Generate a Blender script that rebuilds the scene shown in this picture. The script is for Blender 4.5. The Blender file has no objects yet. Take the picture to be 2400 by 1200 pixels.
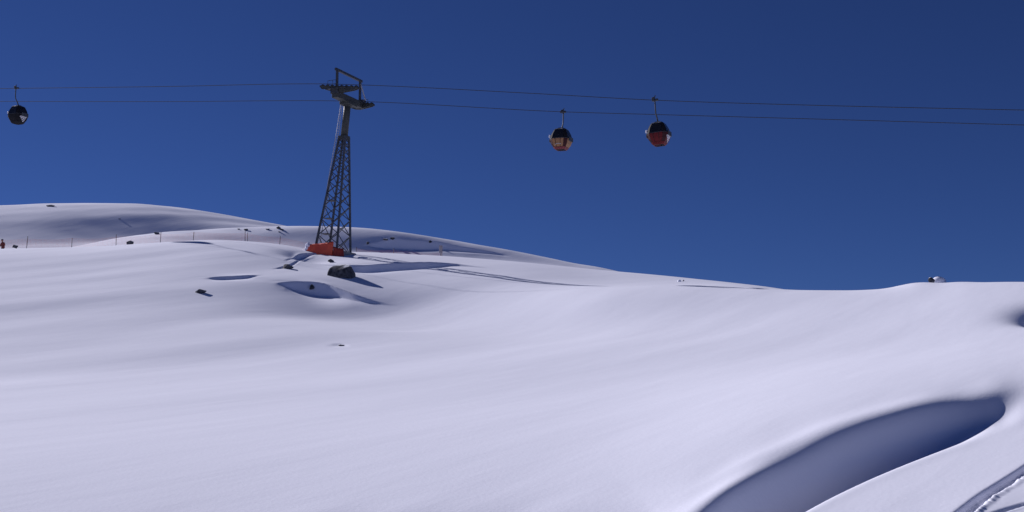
import bpy, bmesh, math, random
import numpy as np
from mathutils import Vector, Matrix

# ------------------------------------------------------------------ camera, sky, sun, exposure
scene = bpy.context.scene
col = scene.collection
F = 2900.0                                   # focal length in photo pixels (photo 2400 x 1200)
PITCH = math.atan(400.0 / F)                 # the eye level lies on photo row 1000
cam_d = bpy.data.cameras.new('camera')
cam_d.sensor_width = 36.0
cam_d.lens = 36.0 * F / 2400.0
cam_d.clip_start = 0.2
cam_d.clip_end = 9000.0
cam = bpy.data.objects.new('camera', cam_d)
col.objects.link(cam)
cam.rotation_euler = (math.pi / 2 + PITCH, 0, 0)
scene.camera = cam

SUN_AZ = math.radians(-53.0)                 # left of the view direction, behind the hill
SUN_EL = math.radians(29.0)
SUN = Vector((math.sin(SUN_AZ) * math.cos(SUN_EL), math.cos(SUN_AZ) * math.cos(SUN_EL), math.sin(SUN_EL)))

world = bpy.data.worlds.new('World')
scene.world = world
world.use_nodes = True
nt = world.node_tree
nt.nodes.clear()
sky = nt.nodes.new('ShaderNodeTexSky')
sky.sky_type = 'NISHITA'
sky.sun_disc = False
sky.sun_elevation = SUN_EL
sky.sun_rotation = SUN_AZ
sky.altitude = 3600.0
sky.air_density = 0.9
sky.dust_density = 0.0
sky.ozone_density = 3.5
hs = nt.nodes.new('ShaderNodeMix')          # one even tint over the whole sky: the camera's cool white balance
hs.data_type = 'RGBA'; hs.blend_type = 'MULTIPLY'
hs.inputs[0].default_value = 1.0
hs.inputs[7].default_value = (0.34, 0.45, 0.82, 1.0)
bg = nt.nodes.new('ShaderNodeBackground')
bg.inputs['Strength'].default_value = 0.055
wo = nt.nodes.new('ShaderNodeOutputWorld')
nt.links.new(sky.outputs[0], hs.inputs[6])
nt.links.new(hs.outputs[2], bg.inputs['Color'])
nt.links.new(bg.outputs[0], wo.inputs['Surface'])

sun_d = bpy.data.lights.new('sun', 'SUN')
sun_d.energy = 4.8
sun_d.angle = math.radians(0.53)
sun_d.color = (0.985, 0.945, 1.0)
sun_o = bpy.data.objects.new('sun', sun_d)
col.objects.link(sun_o)
sun_o.rotation_euler = SUN.to_track_quat('Z', 'Y').to_euler()

vs = scene.view_settings
vs.view_transform = 'Standard'
vs.look = 'None'
vs.gamma = 1.0
vs.use_curve_mapping = False
vs.exposure = 0.0

rng = np.random.default_rng(11)
random.seed(5)

# ------------------------------------------------------------------ pixels <-> directions
CP, SP = math.cos(PITCH), math.sin(PITCH)

def ray(px, py):
    X = (np.asarray(px, float) - 1200.0) / F
    Y = (600.0 - np.asarray(py, float)) / F
    return X, CP - Y * SP, SP + Y * CP

def az_slope(px, py):
    rx, ry, rz = ray(px, py)
    return np.arctan2(rx, ry), rz / np.hypot(rx, ry)

def project(p):
    yc = p[1] * CP + p[2] * SP
    zc = -p[1] * SP + p[2] * CP
    return 1200 + F * p[0] / yc, 600 - F * zc / yc

def pchip(x, y, xi):
    h = np.diff(x); m = np.diff(y) / h
    d = np.zeros_like(y)
    same = m[:-1] * m[1:] > 0
    w1 = 2 * h[1:] + h[:-1]; w2 = h[1:] + 2 * h[:-1]
    with np.errstate(divide='ignore', invalid='ignore'):
        dd = (w1 + w2) / (w1 / m[:-1] + w2 / m[1:])
    d[1:-1] = np.where(same, dd, 0.0)
    d[0], d[-1] = m[0], m[-1]
    k = np.clip(np.searchsorted(x, xi) - 1, 0, len(x) - 2)
    t = np.clip((xi - x[k]) / h[k], 0, 1)
    t2, t3 = t * t, t * t * t
    return ((2 * t3 - 3 * t2 + 1) * y[k] + (t3 - 2 * t2 + t) * h[k] * d[k]
            + (-2 * t3 + 3 * t2) * y[k + 1] + (t3 - t2) * h[k] * d[k + 1])

def gsmooth(a, sig, axis):
    r = int(max(1, math.ceil(3 * sig)))
    k = np.exp(-0.5 * (np.arange(-r, r + 1) / sig) ** 2); k /= k.sum()
    pad = [(0, 0)] * a.ndim; pad[axis] = (r, r)
    b = np.pad(a, pad, mode='edge')
    out = np.zeros_like(a)
    for i, w in enumerate(k):
        sl = [slice(None)] * a.ndim; sl[axis] = slice(i, i + a.shape[axis])
        out += w * b[tuple(sl)]
    return out

# ------------------------------------------------------------------ terrain: profiles by compass direction
AZ_LIM = math.radians(27.0)
NIN = 861
az_in = np.linspace(-AZ_LIM, AZ_LIM, NIN)
PXD = np.arange(-700.0, 3101.0, 10.0)

def curve(pts, dist, sm=6.0):
    """photo row and distance along a terrain line -> distance and height for each direction"""
    xs = np.array([p[0] for p in pts], float); ys = np.array([p[1] for p in pts], float)
    py = pchip(xs, ys, np.clip(PXD, xs[0], xs[-1]))
    if np.isscalar(dist):
        dd = np.full_like(PXD, float(dist))
    else:
        xd = np.array([p[0] for p in dist], float); yd = np.array([p[1] for p in dist], float)
        dd = pchip(xd, yd, np.clip(PXD, xd[0], xd[-1]))
    a, s = az_slope(PXD, py)
    kd, kz = np.interp(az_in, a, dd), np.interp(az_in, a, dd * s)
    return gsmooth(kd[:, None], sm, 0)[:, 0], gsmooth(kz[:, None], sm, 0)[:, 0]

def bank_z(d):
    x = d * np.sin(az_in); y = d * np.cos(az_in)
    z = -5.229 + 0.0455 * x + 0.125 * y
    return z

def sstep(a, b, x):
    t = np.clip((x - a) / (b - a), 0, 1)
    return t * t * (3 - 2 * t)

px_in = 1200 + F * np.tan(az_in) * 1.0       # close enough for masks
def pxmask(y):                               # photo column of each direction on row y
    a, _ = az_slope(PXD, np.full_like(PXD, y))
    return np.interp(az_in, a, PXD)

knots = []
knots.append((np.full(NIN, 1.5), np.full(NIN, -1.7)))
knots.append((np.full(NIN, 8.0), bank_z(8.0)))
pm = pxmask(1000.0)
edge_d = np.interp(pm, [1600, 1850, 2330, 2420, 2600], [20.5, 26.0, 38.0, 39.5, 40.0])
edge_d = gsmooth(edge_d[:, None], 8.0, 0)[:, 0]
for back in (8.0, 5.0, 2.5, 1.2):
    knots.append((edge_d - back, bank_z(edge_d - back)))
knots.append((edge_d, bank_z(edge_d)))
w3 = sstep(1500, 1700, pm) * (1 - sstep(2338, 2422, pm)) * (1 - 0.78 * sstep(2050, 2340, pm))
k4 = curve([(-700, 1360), (0, 1336), (600, 1310), (1000, 1292), (1300, 1280), (1500, 1262), (1597, 1232), (1664, 1194), (1756, 1128),
                    (1838, 1080), (1935, 1030), (2080, 977), (2177, 948), (2249, 935), (2320, 915), (2346, 909),
                    (2370, 908), (2400, 906), (2600, 880), (3100, 850)],
                   [(-700, 24.5), (1500, 24.5), (1597, 24.9), (1664, 25.9), (1756, 28.0), (1850, 30.4), (2100, 36.4), (2346, 42.6), (2400, 43.8), (3100, 48)])
z3 = bank_z(edge_d) + (k4[1] - bank_z(edge_d)) * (1.9 / np.maximum(k4[0] - edge_d, 2.2))
knots.append((edge_d + 1.9, z3 * (1 - w3) + (bank_z(edge_d) - 1.15) * w3))
knots.append(k4)
k5 = curve([(-700, 892), (0, 875), (800, 860), (1600, 836), (2000, 816), (2400, 800), (3100, 780)], 65.0, 20.0)
knots.append((k4[0] + 3.0, k4[1] + (k5[1] - k4[1]) * 3.0 / (k5[0] - k4[0]) * 1.55))
knots.append(k5)
knots.append(curve([(-700, 676), (0, 670), (300, 668), (500, 672), (800, 686), (1000, 688), (1200, 682), (1440, 667), (1700, 669), (1950, 681),
                    (2060, 679), (2200, 674), (2400, 669), (2700, 670), (3100, 690)], 98.0, 16.0))
knots.append(curve([(-700, 650), (0, 640), (400, 632), (800, 655), (1000, 662), (1200, 664), (1440, 671), (1700, 674),
                    (1950, 692), (2400, 690), (3100, 700)], 105.0))
knots.append(curve([(-700, 600), (0, 582), (200, 578), (380, 567), (500, 562), (600, 567), (680, 576), (720, 584), (760, 592),
                    (830, 591), (1000, 598), (1200, 612), (1400, 632), (1500, 641), (1700, 661), (1800, 673),
                    (1950, 694), (2400, 705), (3100, 710)],
                   [(-700, 128), (600, 128), (800, 131), (1200, 135), (3100, 135)]))
knots.append(curve([(-700, 618), (0, 600), (200, 592), (500, 574), (700, 590), (830, 603), (1000, 611), (1200, 625), (1400, 643),
                    (1700, 672), (1950, 700), (3100, 715)], 150.0))
knots.append(curve([(-700, 640), (0, 608), (200, 590), (400, 578), (560, 572), (700, 582), (830, 594), (1000, 604), (1200, 617),
                    (1400, 636), (1500, 648), (1700, 680), (3100, 760)],
                   [(-700, 172), (350, 172), (480, 182), (600, 188), (760, 188.5), (860, 189.5), (1000, 191), (1400, 192.5), (3100, 192)]))
knots.append(curve([(-700, 680), (0, 602), (180, 578), (270, 559), (400, 543), (560, 534), (700, 529), (850, 534), (1000, 553),
                    (1150, 578), (1300, 606), (1365, 620), (1395, 623), (1440, 634), (1600, 668), (2400, 740), (3100, 800)], 200.0))
knots.append(curve([(-700, 690), (0, 612), (400, 575), (700, 560), (1000, 585), (1400, 655), (3100, 820)], 232.0))
knots.append(curve([(-700, 600), (0, 580), (100, 574), (300, 566), (450, 560), (600, 548), (680, 556), (800, 590), (1200, 720), (3100, 830)],
                   [(-700, 262), (0, 263), (250, 269.5), (600, 275), (3100, 276)]))
knots.append(curve([(-700, 515), (0, 500), (150, 495), (300, 496), (420, 506), (520, 520), (600, 532), (680, 545), (800, 580), (1200, 715), (3100, 830)], 287.0))
knots.append(curve([(-700, 505), (0, 481), (80, 478), (150, 476), (300, 476), (400, 484), (500, 498), (600, 516), (680, 531), (760, 555), (900, 610), (1200, 710),
                    (3100, 830)], 300.0))
knots.append(curve([(-700, 545), (0, 525), (300, 520), (600, 560), (900, 640), (1200, 730), (3100, 850)], 360.0))
knots.append((np.full(NIN, 900.0), np.full(NIN, 5.0)))
knots.append((np.full(NIN, 4000.0), np.full(NIN, -90.0)))

rows = np.concatenate([
    np.array([1.5, 3, 5, 7, 9, 11, 13, 14.5, 16, 17]), np.arange(17.6, 40.0, 0.075), np.arange(40, 49, 0.1), np.arange(49, 96, 0.36),
    np.arange(96, 141, 0.15), np.arange(141, 186, 0.7), np.arange(186, 203, 0.2), np.arange(203, 262, 1.2),
    np.arange(262, 304, 0.45), np.array([305, 308, 312, 318, 326, 338, 352, 370, 400, 450, 520, 620, 760, 900, 1200, 1700, 2400, 4000.0])])
NR = len(rows)
fine = np.arange(0.0, 420.0, 0.2)
Z = np.zeros((NIN, NR))
Zf = np.zeros((NIN, len(fine)))
far_sel = rows > 415
for c in range(NIN):
    dk = np.array([k[0][c] for k in knots]); zk = np.array([k[1][c] for k in knots])
    Zf[c] = pchip(dk, zk, fine)
    Z[c, far_sel] = pchip(dk, zk, rows[far_sel])
s_near = gsmooth(Zf, 1.8, 1); s_mid = gsmooth(Zf, 7.0, 1); s_big = gsmooth(Zf, 34.0, 1)
wmix = sstep(46.0, 58.0, fine)[None, :]
wback = (1 - sstep(180.0, 188.0, fine) * (1 - sstep(204, 215, fine)) * 0.7)[None, :]
wmix = wmix * wback
wbig = (sstep(33, 56, fine) * (1 - sstep(82, 92, fine)))[None, :]
Zf = s_near * (1 - wmix) + s_mid * wmix
Zf = Zf * (1 - wbig) + s_big * wbig
# even the ground out sideways: strongly on the open slope, hardly at the lips
lip_d = k4[0]
c4, c14, c34 = gsmooth(Zf, 2.0, 0), gsmooth(Zf, 12.0, 0), gsmooth(Zf, 34.0, 0)
dl_ = fine[None, :] - lip_d[:, None]
w_open = sstep(0.4, 7.0, dl_) * (1 - sstep(84, 94, fine))[None, :]
w_left = (1 - sstep(1380, 1580, pm))[:, None] * (1 - sstep(84, 94, fine))[None, :]
w_up = sstep(88, 96, fine)[None, :] * 0.35
Zf = c4 * (1 - w_up) + c14 * w_up
wo_ = np.maximum(w_open, w_left)
c34 = c34 * (1 - sstep(2180, 2300, pm))[:, None] + c14 * sstep(2180, 2300, pm)[:, None]
Zf = Zf * (1 - wo_) + c34 * wo_
near_sel = ~far_sel
for c in range(NIN):
    Z[c, near_sel] = np.interp(rows[near_sel], fine, Zf[c])

GX = np.sin(az_in)[:, None] * rows[None, :]
GY = np.cos(az_in)[:, None] * rows[None, :]

# long wind-formed undulations
def waves(X, Y, n, wl_across, wl_along, ang, amp, seed):
    r = np.random.default_rng(seed)
    ca, sa = math.cos(ang), math.sin(ang)
    A = X * ca + Y * sa; B = -X * sa + Y * ca
    out = np.zeros_like(X)
    for i in range(n):
        ka = 2 * math.pi / (wl_along * r.uniform(0.7, 1.8)) * r.choice([-1, 1])
        kb = 2 * math.pi / (wl_across * r.uniform(0.7, 1.8))
        out += np.sin(A * ka + B * kb + r.uniform(0, 6.28))
    return out * amp / math.sqrt(n)

slope_w = sstep(34, 70, rows)[None, :] * (1 - 0.65 * sstep(112, 126, rows))[None, :] * (1 - sstep(150, 175, rows))[None, :]
left_w = 0.35 + 0.65 * (1 - sstep(700, 1400, px_in))[:, None]
Z += slope_w * left_w * waves(GX, GY, 9, 9.0, 60.0, math.radians(58), 0.034, 3)
Z += slope_w * (0.3 + 0.7 * left_w) * waves(GX, GY, 6, 3.6, 30.0, math.radians(58), 0.010, 4)
Z += slope_w * waves(GX, GY, 6, 30.0, 45.0, math.radians(60), 0.06, 6)
ridge_w = sstep(160, 185, rows)[None, :] * (1 - sstep(320, 400, rows))[None, :]
Z += ridge_w * waves(GX, GY, 8, 7.0, 16.0, math.radians(10), 0.04, 8)
fg_w = (1 - sstep(26, 30, rows))[None, :]
Z += fg_w * waves(GX, GY, 6, 2.5, 7.0, math.radians(50), 0.012, 9)
hol_w = sstep(0, 1, (rows[None, :] - edge_d[:, None]) / 2.5) * (1 - sstep(0, 1, (rows[None, :] - edge_d[:, None] - 4.0) / 2.5)) * w3[:, None]
Z += hol_w * waves(GX, GY, 5, 2.6, 12.0, math.radians(40), 0.09, 10)

# low mound on the right crest
pm6 = pxmask(668.0)
mh = np.interp(pm6, [2060, 2085, 2110, 2140, 2170, 2195, 2215, 2240, 2265, 2310, 2400, 2600], [0, 2.5, 7.5, 12.5, 12.5, 9.5, 8.5, 10, 9.5, 6, 3.5, 0]) * 98.0 / F
mh = gsmooth(mh[:, None], 3.0, 0)[:, 0]
Z += mh[:, None] * np.exp(-((rows[None, :] - 98.5) / np.where(rows[None, :] < 98.5, 6.0, 4.0)) ** 2)

# wind lips: a drift with a steep lee face, drawn from the photo rows of its lip and of its foot
def hit_cols(cols_az, slopes, zz_cols):
    """first distance at which the sight line meets the ground, per column"""
    out = np.full(len(cols_az), np.nan)
    for i, c in enumerate(cols_az):
        zr = slopes[i] * rows
        m = zz_cols[c] - zr
        k = np.where((m[10:-1] < 0) & (m[11:] >= 0))[0]
        if len(k):
            k = k[0] + 10
            t = m[k] / (m[k] - m[k + 1])
            out[i] = rows[k] + t * (rows[k + 1] - rows[k])
    return out

def wind_lip(pts, tail=9.0, steep=1.0, hmax=4.0, soft=14.0):
    xs = np.array([p[0] for p in pts], float)
    yl = np.array([p[1] for p in pts], float); yb = np.array([p[2] for p in pts], float)
    mid = float(np.mean(yb))
    pc = pxmask(mid)
    cs = np.where((pc >= xs[0]) & (pc <= xs[-1]))[0]
    if len(cs) < 3: return
    fl = pchip(xs, yl, pc[cs]); fb = pchip(xs, yb, pc[cs])
    _, sl = az_slope(pc[cs], fl); _, sb = az_slope(pc[cs], fb)
    db = hit_cols(cs, sb, Z)
    ok = ~np.isnan(db)
    if ok.sum() < 3: return
    db = np.interp(np.arange(len(cs)), np.where(ok)[0], db[ok])
    db = gsmooth(db[:, None], 2.0, 0)[:, 0]
    H = np.zeros(len(cs)); w = np.full(len(cs), 0.4)
    for it in range(8):
        dl = db + w
        base = np.array([np.interp(dl[i], rows, Z[c]) for i, c in enumerate(cs)])
        H = np.clip(sl * dl - base, 0, hmax)
        w = 0.5 * w + 0.5 * np.maximum(0.35, H / steep)
    n = len(cs)
    ends = sstep(0, 0.06, np.arange(n) / n) * (1 - sstep(0.94, 1.0, np.arange(n) / n))
    H = gsmooth((H * ends)[:, None], 1.5, 0)[:, 0]
    PADC = 70
    lo_c, hi_c = max(0, cs[0] - PADC), min(NIN, cs[-1] + PADC + 1)
    D = np.zeros((hi_c - lo_c, NR)); Tt = np.zeros_like(D)
    idx = np.arange(lo_c, hi_c)
    Hx = np.interp(idx, cs, H, left=0, right=0); dbx = np.interp(idx, cs, db); wx = np.interp(idx, cs, w)
    for i in range(len(idx)):
        s = np.clip((rows - dbx[i]) / wx[i], 0, 1)
        up = s ** 1.15
        t = np.clip((rows - dbx[i] - wx[i]) / (tail * max(Hx[i], 0.25)), 0, 1)
        dn = (1 - t) ** 2 * (1 + 1.0 * t)
        D[i] = Hx[i] * np.where(rows < dbx[i] + wx[i], up, dn)
        Tt[i] = np.clip((rows - dbx[i] - wx[i]) / 2.5, 0, 1)
    kk = (rows > dbx.min() - 1) & (rows < dbx.max() + 40)
    Ds = gsmooth(D[:, kk], soft, 0)
    Db = D[:, kk] * (1 - Tt[:, kk]) + Ds * Tt[:, kk]
    Z[lo_c:hi_c, kk] += Db

def hit(px, py):
    a, s = az_slope(px, py)
    a = float(a); s = float(s)
    f = (a + AZ_LIM) / (2 * AZ_LIM) * (NIN - 1)
    c = int(f); t = f - c
    prof = Z[c] * (1 - t) + Z[min(c + 1, NIN - 1)] * t
    m = prof - s * rows
    k = np.where((m[10:-1] < 0) & (m[11:] >= 0))[0]
    k = k[0] + 10
    tt = m[k] / (m[k] - m[k + 1])
    d = rows[k] + tt * (rows[k + 1] - rows[k])
    return Vector((d * math.sin(a), d * math.cos(a), d * s))

def bowl(px, py, depth, su, sv, lee=3.0):
    p = hit(px, py)
    h_ = np.array([-SUN.x, -SUN.y]); h_ /= np.hypot(*h_)
    A = (GX - p.x) * h_[0] + (GY - p.y) * h_[1]; B = -(GX - p.x) * h_[1] + (GY - p.y) * h_[0]
    A = np.where(A < 0, A / su, A / (su * lee))
    Z[:] -= depth * np.exp(-A ** 2 - (B / sv) ** 2)

def scoop(pts, reach=10.0, steep=1.3, soft=10.0, hmax=3.5):
    """a hollow scoured in front of a lip: photo rows of the lip and of the foot of its face"""
    xs = np.array([p[0] for p in pts], float)
    yl = np.array([p[1] for p in pts], float); yb = np.array([p[2] for p in pts], float)
    pc = pxmask(float(np.mean(yl)))
    cs = np.where((pc >= xs[0]) & (pc <= xs[-1]))[0]
    fl = pchip(xs, yl, pc[cs]); fb = pchip(xs, yb, pc[cs])
    _, sl = az_slope(pc[cs], fl); _, sb = az_slope(pc[cs], fb)
    fr = pchip(xs, np.array([p[3] if len(p) > 3 else 1.0 for p in pts], float), pc[cs])
    def fill(v):
        ok = ~np.isnan(v)
        return gsmooth(np.interp(np.arange(len(cs)), np.where(ok)[0], v[ok])[:, None], 2.5, 0)[:, 0]
    prof = lambda d: np.array([np.interp(d[i], rows, Z[c]) for i, c in enumerate(cs)])
    dlip = fill(hit_cols(cs, sl, Z)); dft = fill(hit_cols(cs, sb, Z))
    w = np.full(len(cs), 0.4); A = np.zeros(len(cs)); B = np.zeros(len(cs))
    for it in range(12):
        db = fr * (dlip - w) + (1 - fr) * dft
        A = np.clip(prof(db) - sb * db, 0, hmax)
        B = np.clip(sl * (db + w) - prof(db + w), 0, hmax)
        w = 0.5 * w + 0.5 * np.maximum(0.3, (A + B) / steep)
    n = len(cs)
    ends = sstep(0, 0.04, np.arange(n) / n) * (1 - sstep(0.96, 1.0, np.arange(n) / n))
    A = gsmooth((A * ends)[:, None], 2.0, 0)[:, 0]; B = gsmooth((B * ends)[:, None], 2.0, 0)[:, 0]
    PADC = 60
    lo_c, hi_c = max(0, cs[0] - PADC), min(NIN, cs[-1] + PADC + 1)
    idx = np.arange(lo_c, hi_c)
    Ax = np.interp(idx, cs, A, left=0, right=0); Bx = np.interp(idx, cs, B, left=0, right=0)
    dlx = np.interp(idx, cs, db + w); wx = np.interp(idx, cs, w)
    D = np.zeros((len(idx), NR)); Tt = np.zeros_like(D)
    for i in range(len(idx)):
        u = np.clip((dlx[i] - rows) / wx[i], 0, 1) ** 0.9
        t = np.clip((dlx[i] - wx[i] - rows) / (reach * max(Ax[i], 0.25)), 0, 1)
        q = np.clip((rows - dlx[i]) / (reach * max(Bx[i], 0.25)), 0, 1)
        face = -Ax[i] * u + Bx[i] * (1 - u)
        D[i] = np.where(rows > dlx[i], Bx[i] * (1 - q) ** 2 * (1 + q), np.where(rows > dlx[i] - wx[i], face, -Ax[i] * (1 - t) ** 2 * (1 + t)))
        Tt[i] = np.clip(np.maximum(dlx[i] - wx[i] - rows, rows - dlx[i]) / 2.5, 0, 1)
    kk = (rows > dlx.min() - 45) & (rows < dlx.max() + 35)
    Ds = gsmooth(D[:, kk], soft, 0)
    Z[lo_c:hi_c, kk] += D[:, kk] * (1 - Tt[:, kk]) + Ds * Tt[:, kk]

scoop([(850, 576, 576.3), (866, 570, 577), (880, 571, 580), (893, 566, 582), (908, 561, 583), (925, 559, 584), (960, 564, 585), (1005, 566, 586), (1022, 567, 586),
       (1080, 578, 590), (1150, 590, 596), (1200, 600, 601)], 3.0, 1.2, 6)
def pit(px, py, depth, r):
    p = hit(px, py)
    Z[:] -= depth * np.exp(-((GX - p.x) ** 2 + (GY - p.y) ** 2) / (r * r))
pit(716, 602, 0.5, 2.2)
scoop([(670, 611, 611.3), (686, 605, 611), (698, 598, 610), (712, 594.5, 607), (728, 593, 603), (738, 593, 600), (752, 595, 595.3)], 6.0, 1.5, 6)
scoop([(640, 630, 630.2), (660, 625.5, 630.5), (680, 620, 626), (700, 612.5, 618), (715, 607.5, 611), (735, 604, 604.3)], 5.0, 1.3, 5)
scoop([(782, 627, 627.3, 1), (805, 621, 636, 1), (830, 621, 644, 1), (850, 621.5, 646, 1), (872, 620, 645, 1), (890, 618.5, 642, 1), (910, 617.3, 640, .95), (950, 615, 637, .8),
       (1000, 613.5, 632, .5), (1060, 617, 624, .2), (1150, 629, 629.3, 0)], 8.0, 1.5, 9)
bowl(900, 700, 1.6, 6.0, 10.0, 5.0)
scoop([(470, 651.5, 651.7, 1), (490, 650.5, 653, 1), (500, 649.5, 656, 1), (520, 648, 657, .9), (555, 646, 655, .6), (582, 644.5, 652.5, .4), (598, 645, 648, .3), (650, 640, 641.2, .1), (690, 639.5, 639.7, 0)], 9.0, 1.4, 8)
scoop([(630, 663.5, 663.7, 1), (652, 662.5, 665, 1), (668, 661, 671, 1), (690, 660, 680, 1), (720, 660, 689, .9), (760, 664, 696, .8), (800, 676, 699, .6), (840, 692, 706, .4),
       (880, 705.5, 712, .3), (920, 713.5, 717, .2), (990, 721, 721.3, 0)], 9.0, 1.5, 9)
scoop([(765, 808.5, 808.7), (783, 806, 810), (795, 805, 811), (806, 805.5, 810), (818, 807.5, 807.7)], 7.0, 1.3, 5)

def ground_z(x, y):
    a = math.atan2(x, y); d = math.hypot(x, y)
    f = min(max((a + AZ_LIM) / (2 * AZ_LIM) * (NIN - 1), 0), NIN - 1.001)
    c = int(f); t = f - c
    return float(np.interp(d, rows, Z[c]) * (1 - t) + np.interp(d, rows, Z[c + 1]) * t)

def at_dist(px, py, d):
    a, _ = az_slope(px, py); a = float(a)
    x, y = d * math.sin(a), d * math.cos(a)
    return Vector((x, y, ground_z(x, y)))

def groove(pxs, depth, width, berm, noise=0.0, seed=0, pad=2.5):
    """press a track into the ground along a line of photo points"""
    pts = np.array([[*hit(px, py)[:2]] for px, py in pxs])
    t = np.concatenate([[0], np.cumsum(np.hypot(*np.diff(pts, axis=0).T))])
    tt = np.linspace(0, t[-1], int(t[-1] / 0.25) + 8)
    line = np.stack([pchip(t, pts[:, 0], tt), pchip(t, pts[:, 1], tt)], 1)
    lo, hi = line.min(0) - pad, line.max(0) + pad
    sel = np.where((GX > lo[0]) & (GX < hi[0]) & (GY > lo[1]) & (GY < hi[1]))
    P = np.stack([GX[sel], GY[sel]], 1)
    best = np.full(len(P), 1e9); side = np.zeros(len(P)); along = np.zeros(len(P))
    for i in range(len(line) - 1):
        a, b = line[i], line[i + 1]
        ab = b - a; L2 = ab @ ab + 1e-9
        u = np.clip(((P - a) @ ab) / L2, 0, 1)
        q = P - a - u[:, None] * ab
        dd = np.hypot(q[:, 0], q[:, 1])
        m = dd < best
        best[m] = dd[m]
        side[m] = np.sign(ab[0] * q[m, 1] - ab[1] * q[m, 0])
        along[m] = tt[i] + u[m] * (tt[i + 1] - tt[i])
    s = best * side
    endf = sstep(0, 1.5, along) * (1 - sstep(t[-1] - 1.5, t[-1], along))
    wv = width
    n = np.zeros(len(P))
    if noise:
        n = noise * waves(P[:, 0], P[:, 1], 16, 0.28, 0.33, 0.4, 1.0, seed)
    core = 1 / (1 + np.exp(np.clip((np.abs(s) - wv) / (0.14 * wv), -40, 40)))
    bm_ = berm * np.exp(-((s + 1.55 * wv) / (0.55 * wv)) ** 2)
    dz = -depth * core + bm_ + n * (np.exp(-((s + 0.9 * wv) / (1.0 * wv)) ** 2) + 0.35 * core)
    Z[sel] += dz * endf

bowl(2512, 728, 2.4, 2.0, 3.6)

# tracks pressed into the near bank
groove([(2170, 1275), (2225, 1228), (2266, 1195), (2310, 1161), (2358, 1130), (2400, 1103), (2460, 1060)], 0.13, 0.14, 0.025, 0.024, 21)
groove([(2280, 1222), (2340, 1200), (2400, 1182), (2480, 1160)], 0.045, 0.07, 0.012, 0.0)

# full circle: the profiles fade to open snowfields outside the view
N_OUT = 100
az_out = np.linspace(AZ_LIM, 2 * math.pi - AZ_LIM, N_OUT + 2)[1:-1]
gen = np.interp(rows, [1.5, 20, 60, 150, 300, 900, 4000], [-1.7, -3.0, -7.0, -12.0, -16.0, -30.0, -90.0])
Zo = np.zeros((N_OUT, NR))
for i, a in enumerate(az_out):
    wr = 1 - sstep(AZ_LIM, math.radians(95), np.array(a))
    wl = 1 - sstep(AZ_LIM, math.radians(95), np.array(2 * math.pi - a))
    Zo[i] = Z[-1] * wr + Z[0] * wl + gen * (1 - wr - wl)
ALLZ = np.concatenate([Z, Zo], 0)
ALLA = np.concatenate([az_in, az_out])
NC = len(ALLA)

# ------------------------------------------------------------------ materials
def principled(name, color, rough=0.6, metal=0.0, spec=0.5):
    m = bpy.data.materials.new(name); m.use_nodes = True
    b = m.node_tree.nodes['Principled BSDF']
    b.inputs['Base Color'].default_value = (*color, 1)
    b.inputs['Roughness'].default_value = rough
    b.inputs['Metallic'].default_value = metal
    b.inputs['Specular IOR Level'].default_value = spec
    return m, m.node_tree, b

def varied(name, c1, c2, scale, rough=0.6, metal=0.0, bump=0.0, spec=0.5, detail=5.0):
    m, t, b = principled(name, c1, rough, metal, spec)
    tc = t.nodes.new('ShaderNodeTexCoord')
    n = t.nodes.new('ShaderNodeTexNoise'); n.inputs['Scale'].default_value = scale; n.inputs['Detail'].default_value = detail
    r = t.nodes.new('ShaderNodeValToRGB')
    r.color_ramp.elements[0].position = 0.35; r.color_ramp.elements[0].color = (*c1, 1)
    r.color_ramp.elements[1].position = 0.68; r.color_ramp.elements[1].color = (*c2, 1)
    t.links.new(tc.outputs['Object'], n.inputs['Vector'])
    t.links.new(n.outputs['Fac'], r.inputs['Fac'])
    t.links.new(r.outputs['Color'], b.inputs['Base Color'])
    if bump:
        bp = t.nodes.new('ShaderNodeBump'); bp.inputs['Strength'].default_value = bump; bp.inputs['Distance'].default_value = 0.05
        t.links.new(n.outputs['Fac'], bp.inputs['Height'])
        t.links.new(bp.outputs['Normal'], b.inputs['Normal'])
    return m

def snow_material():
    m, t, b = principled('snow', (0.83, 0.845, 0.95), 0.95, 0, 0.08)
    tc = t.nodes.new('ShaderNodeTexCoord')
    rt = t.nodes.new('ShaderNodeMapping'); rt.inputs['Rotation'].default_value = (0, 0, math.radians(-58))
    mp = t.nodes.new('ShaderNodeMapping'); mp.inputs['Scale'].default_value = (0.05, 0.30, 0.30)
    n1 = t.nodes.new('ShaderNodeTexNoise'); n1.inputs['Scale'].default_value = 1.0; n1.inputs['Detail'].default_value = 4
    n2 = t.nodes.new('ShaderNodeTexNoise'); n2.inputs['Scale'].default_value = 9.0; n2.inputs['Detail'].default_value = 6
    b1 = t.nodes.new('ShaderNodeBump'); b1.inputs['Strength'].default_value = 0.45; b1.inputs['Distance'].default_value = 0.13
    b2 = t.nodes.new('ShaderNodeBump'); b2.inputs['Strength'].default_value = 0.4; b2.inputs['Distance'].default_value = 0.014
    t.links.new(tc.outputs['Object'], rt.inputs['Vector'])
    t.links.new(rt.outputs['Vector'], mp.inputs['Vector'])
    t.links.new(mp.outputs['Vector'], n1.inputs['Vector'])
    t.links.new(tc.outputs['Object'], n2.inputs['Vector'])
    t.links.new(n1.outputs['Fac'], b1.inputs['Height'])
    t.links.new(n2.outputs['Fac'], b2.inputs['Height'])
    t.links.new(b1.outputs['Normal'], b2.inputs['Normal'])
    t.links.new(b2.outputs['Normal'], b.inputs['Normal'])
    return m

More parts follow.
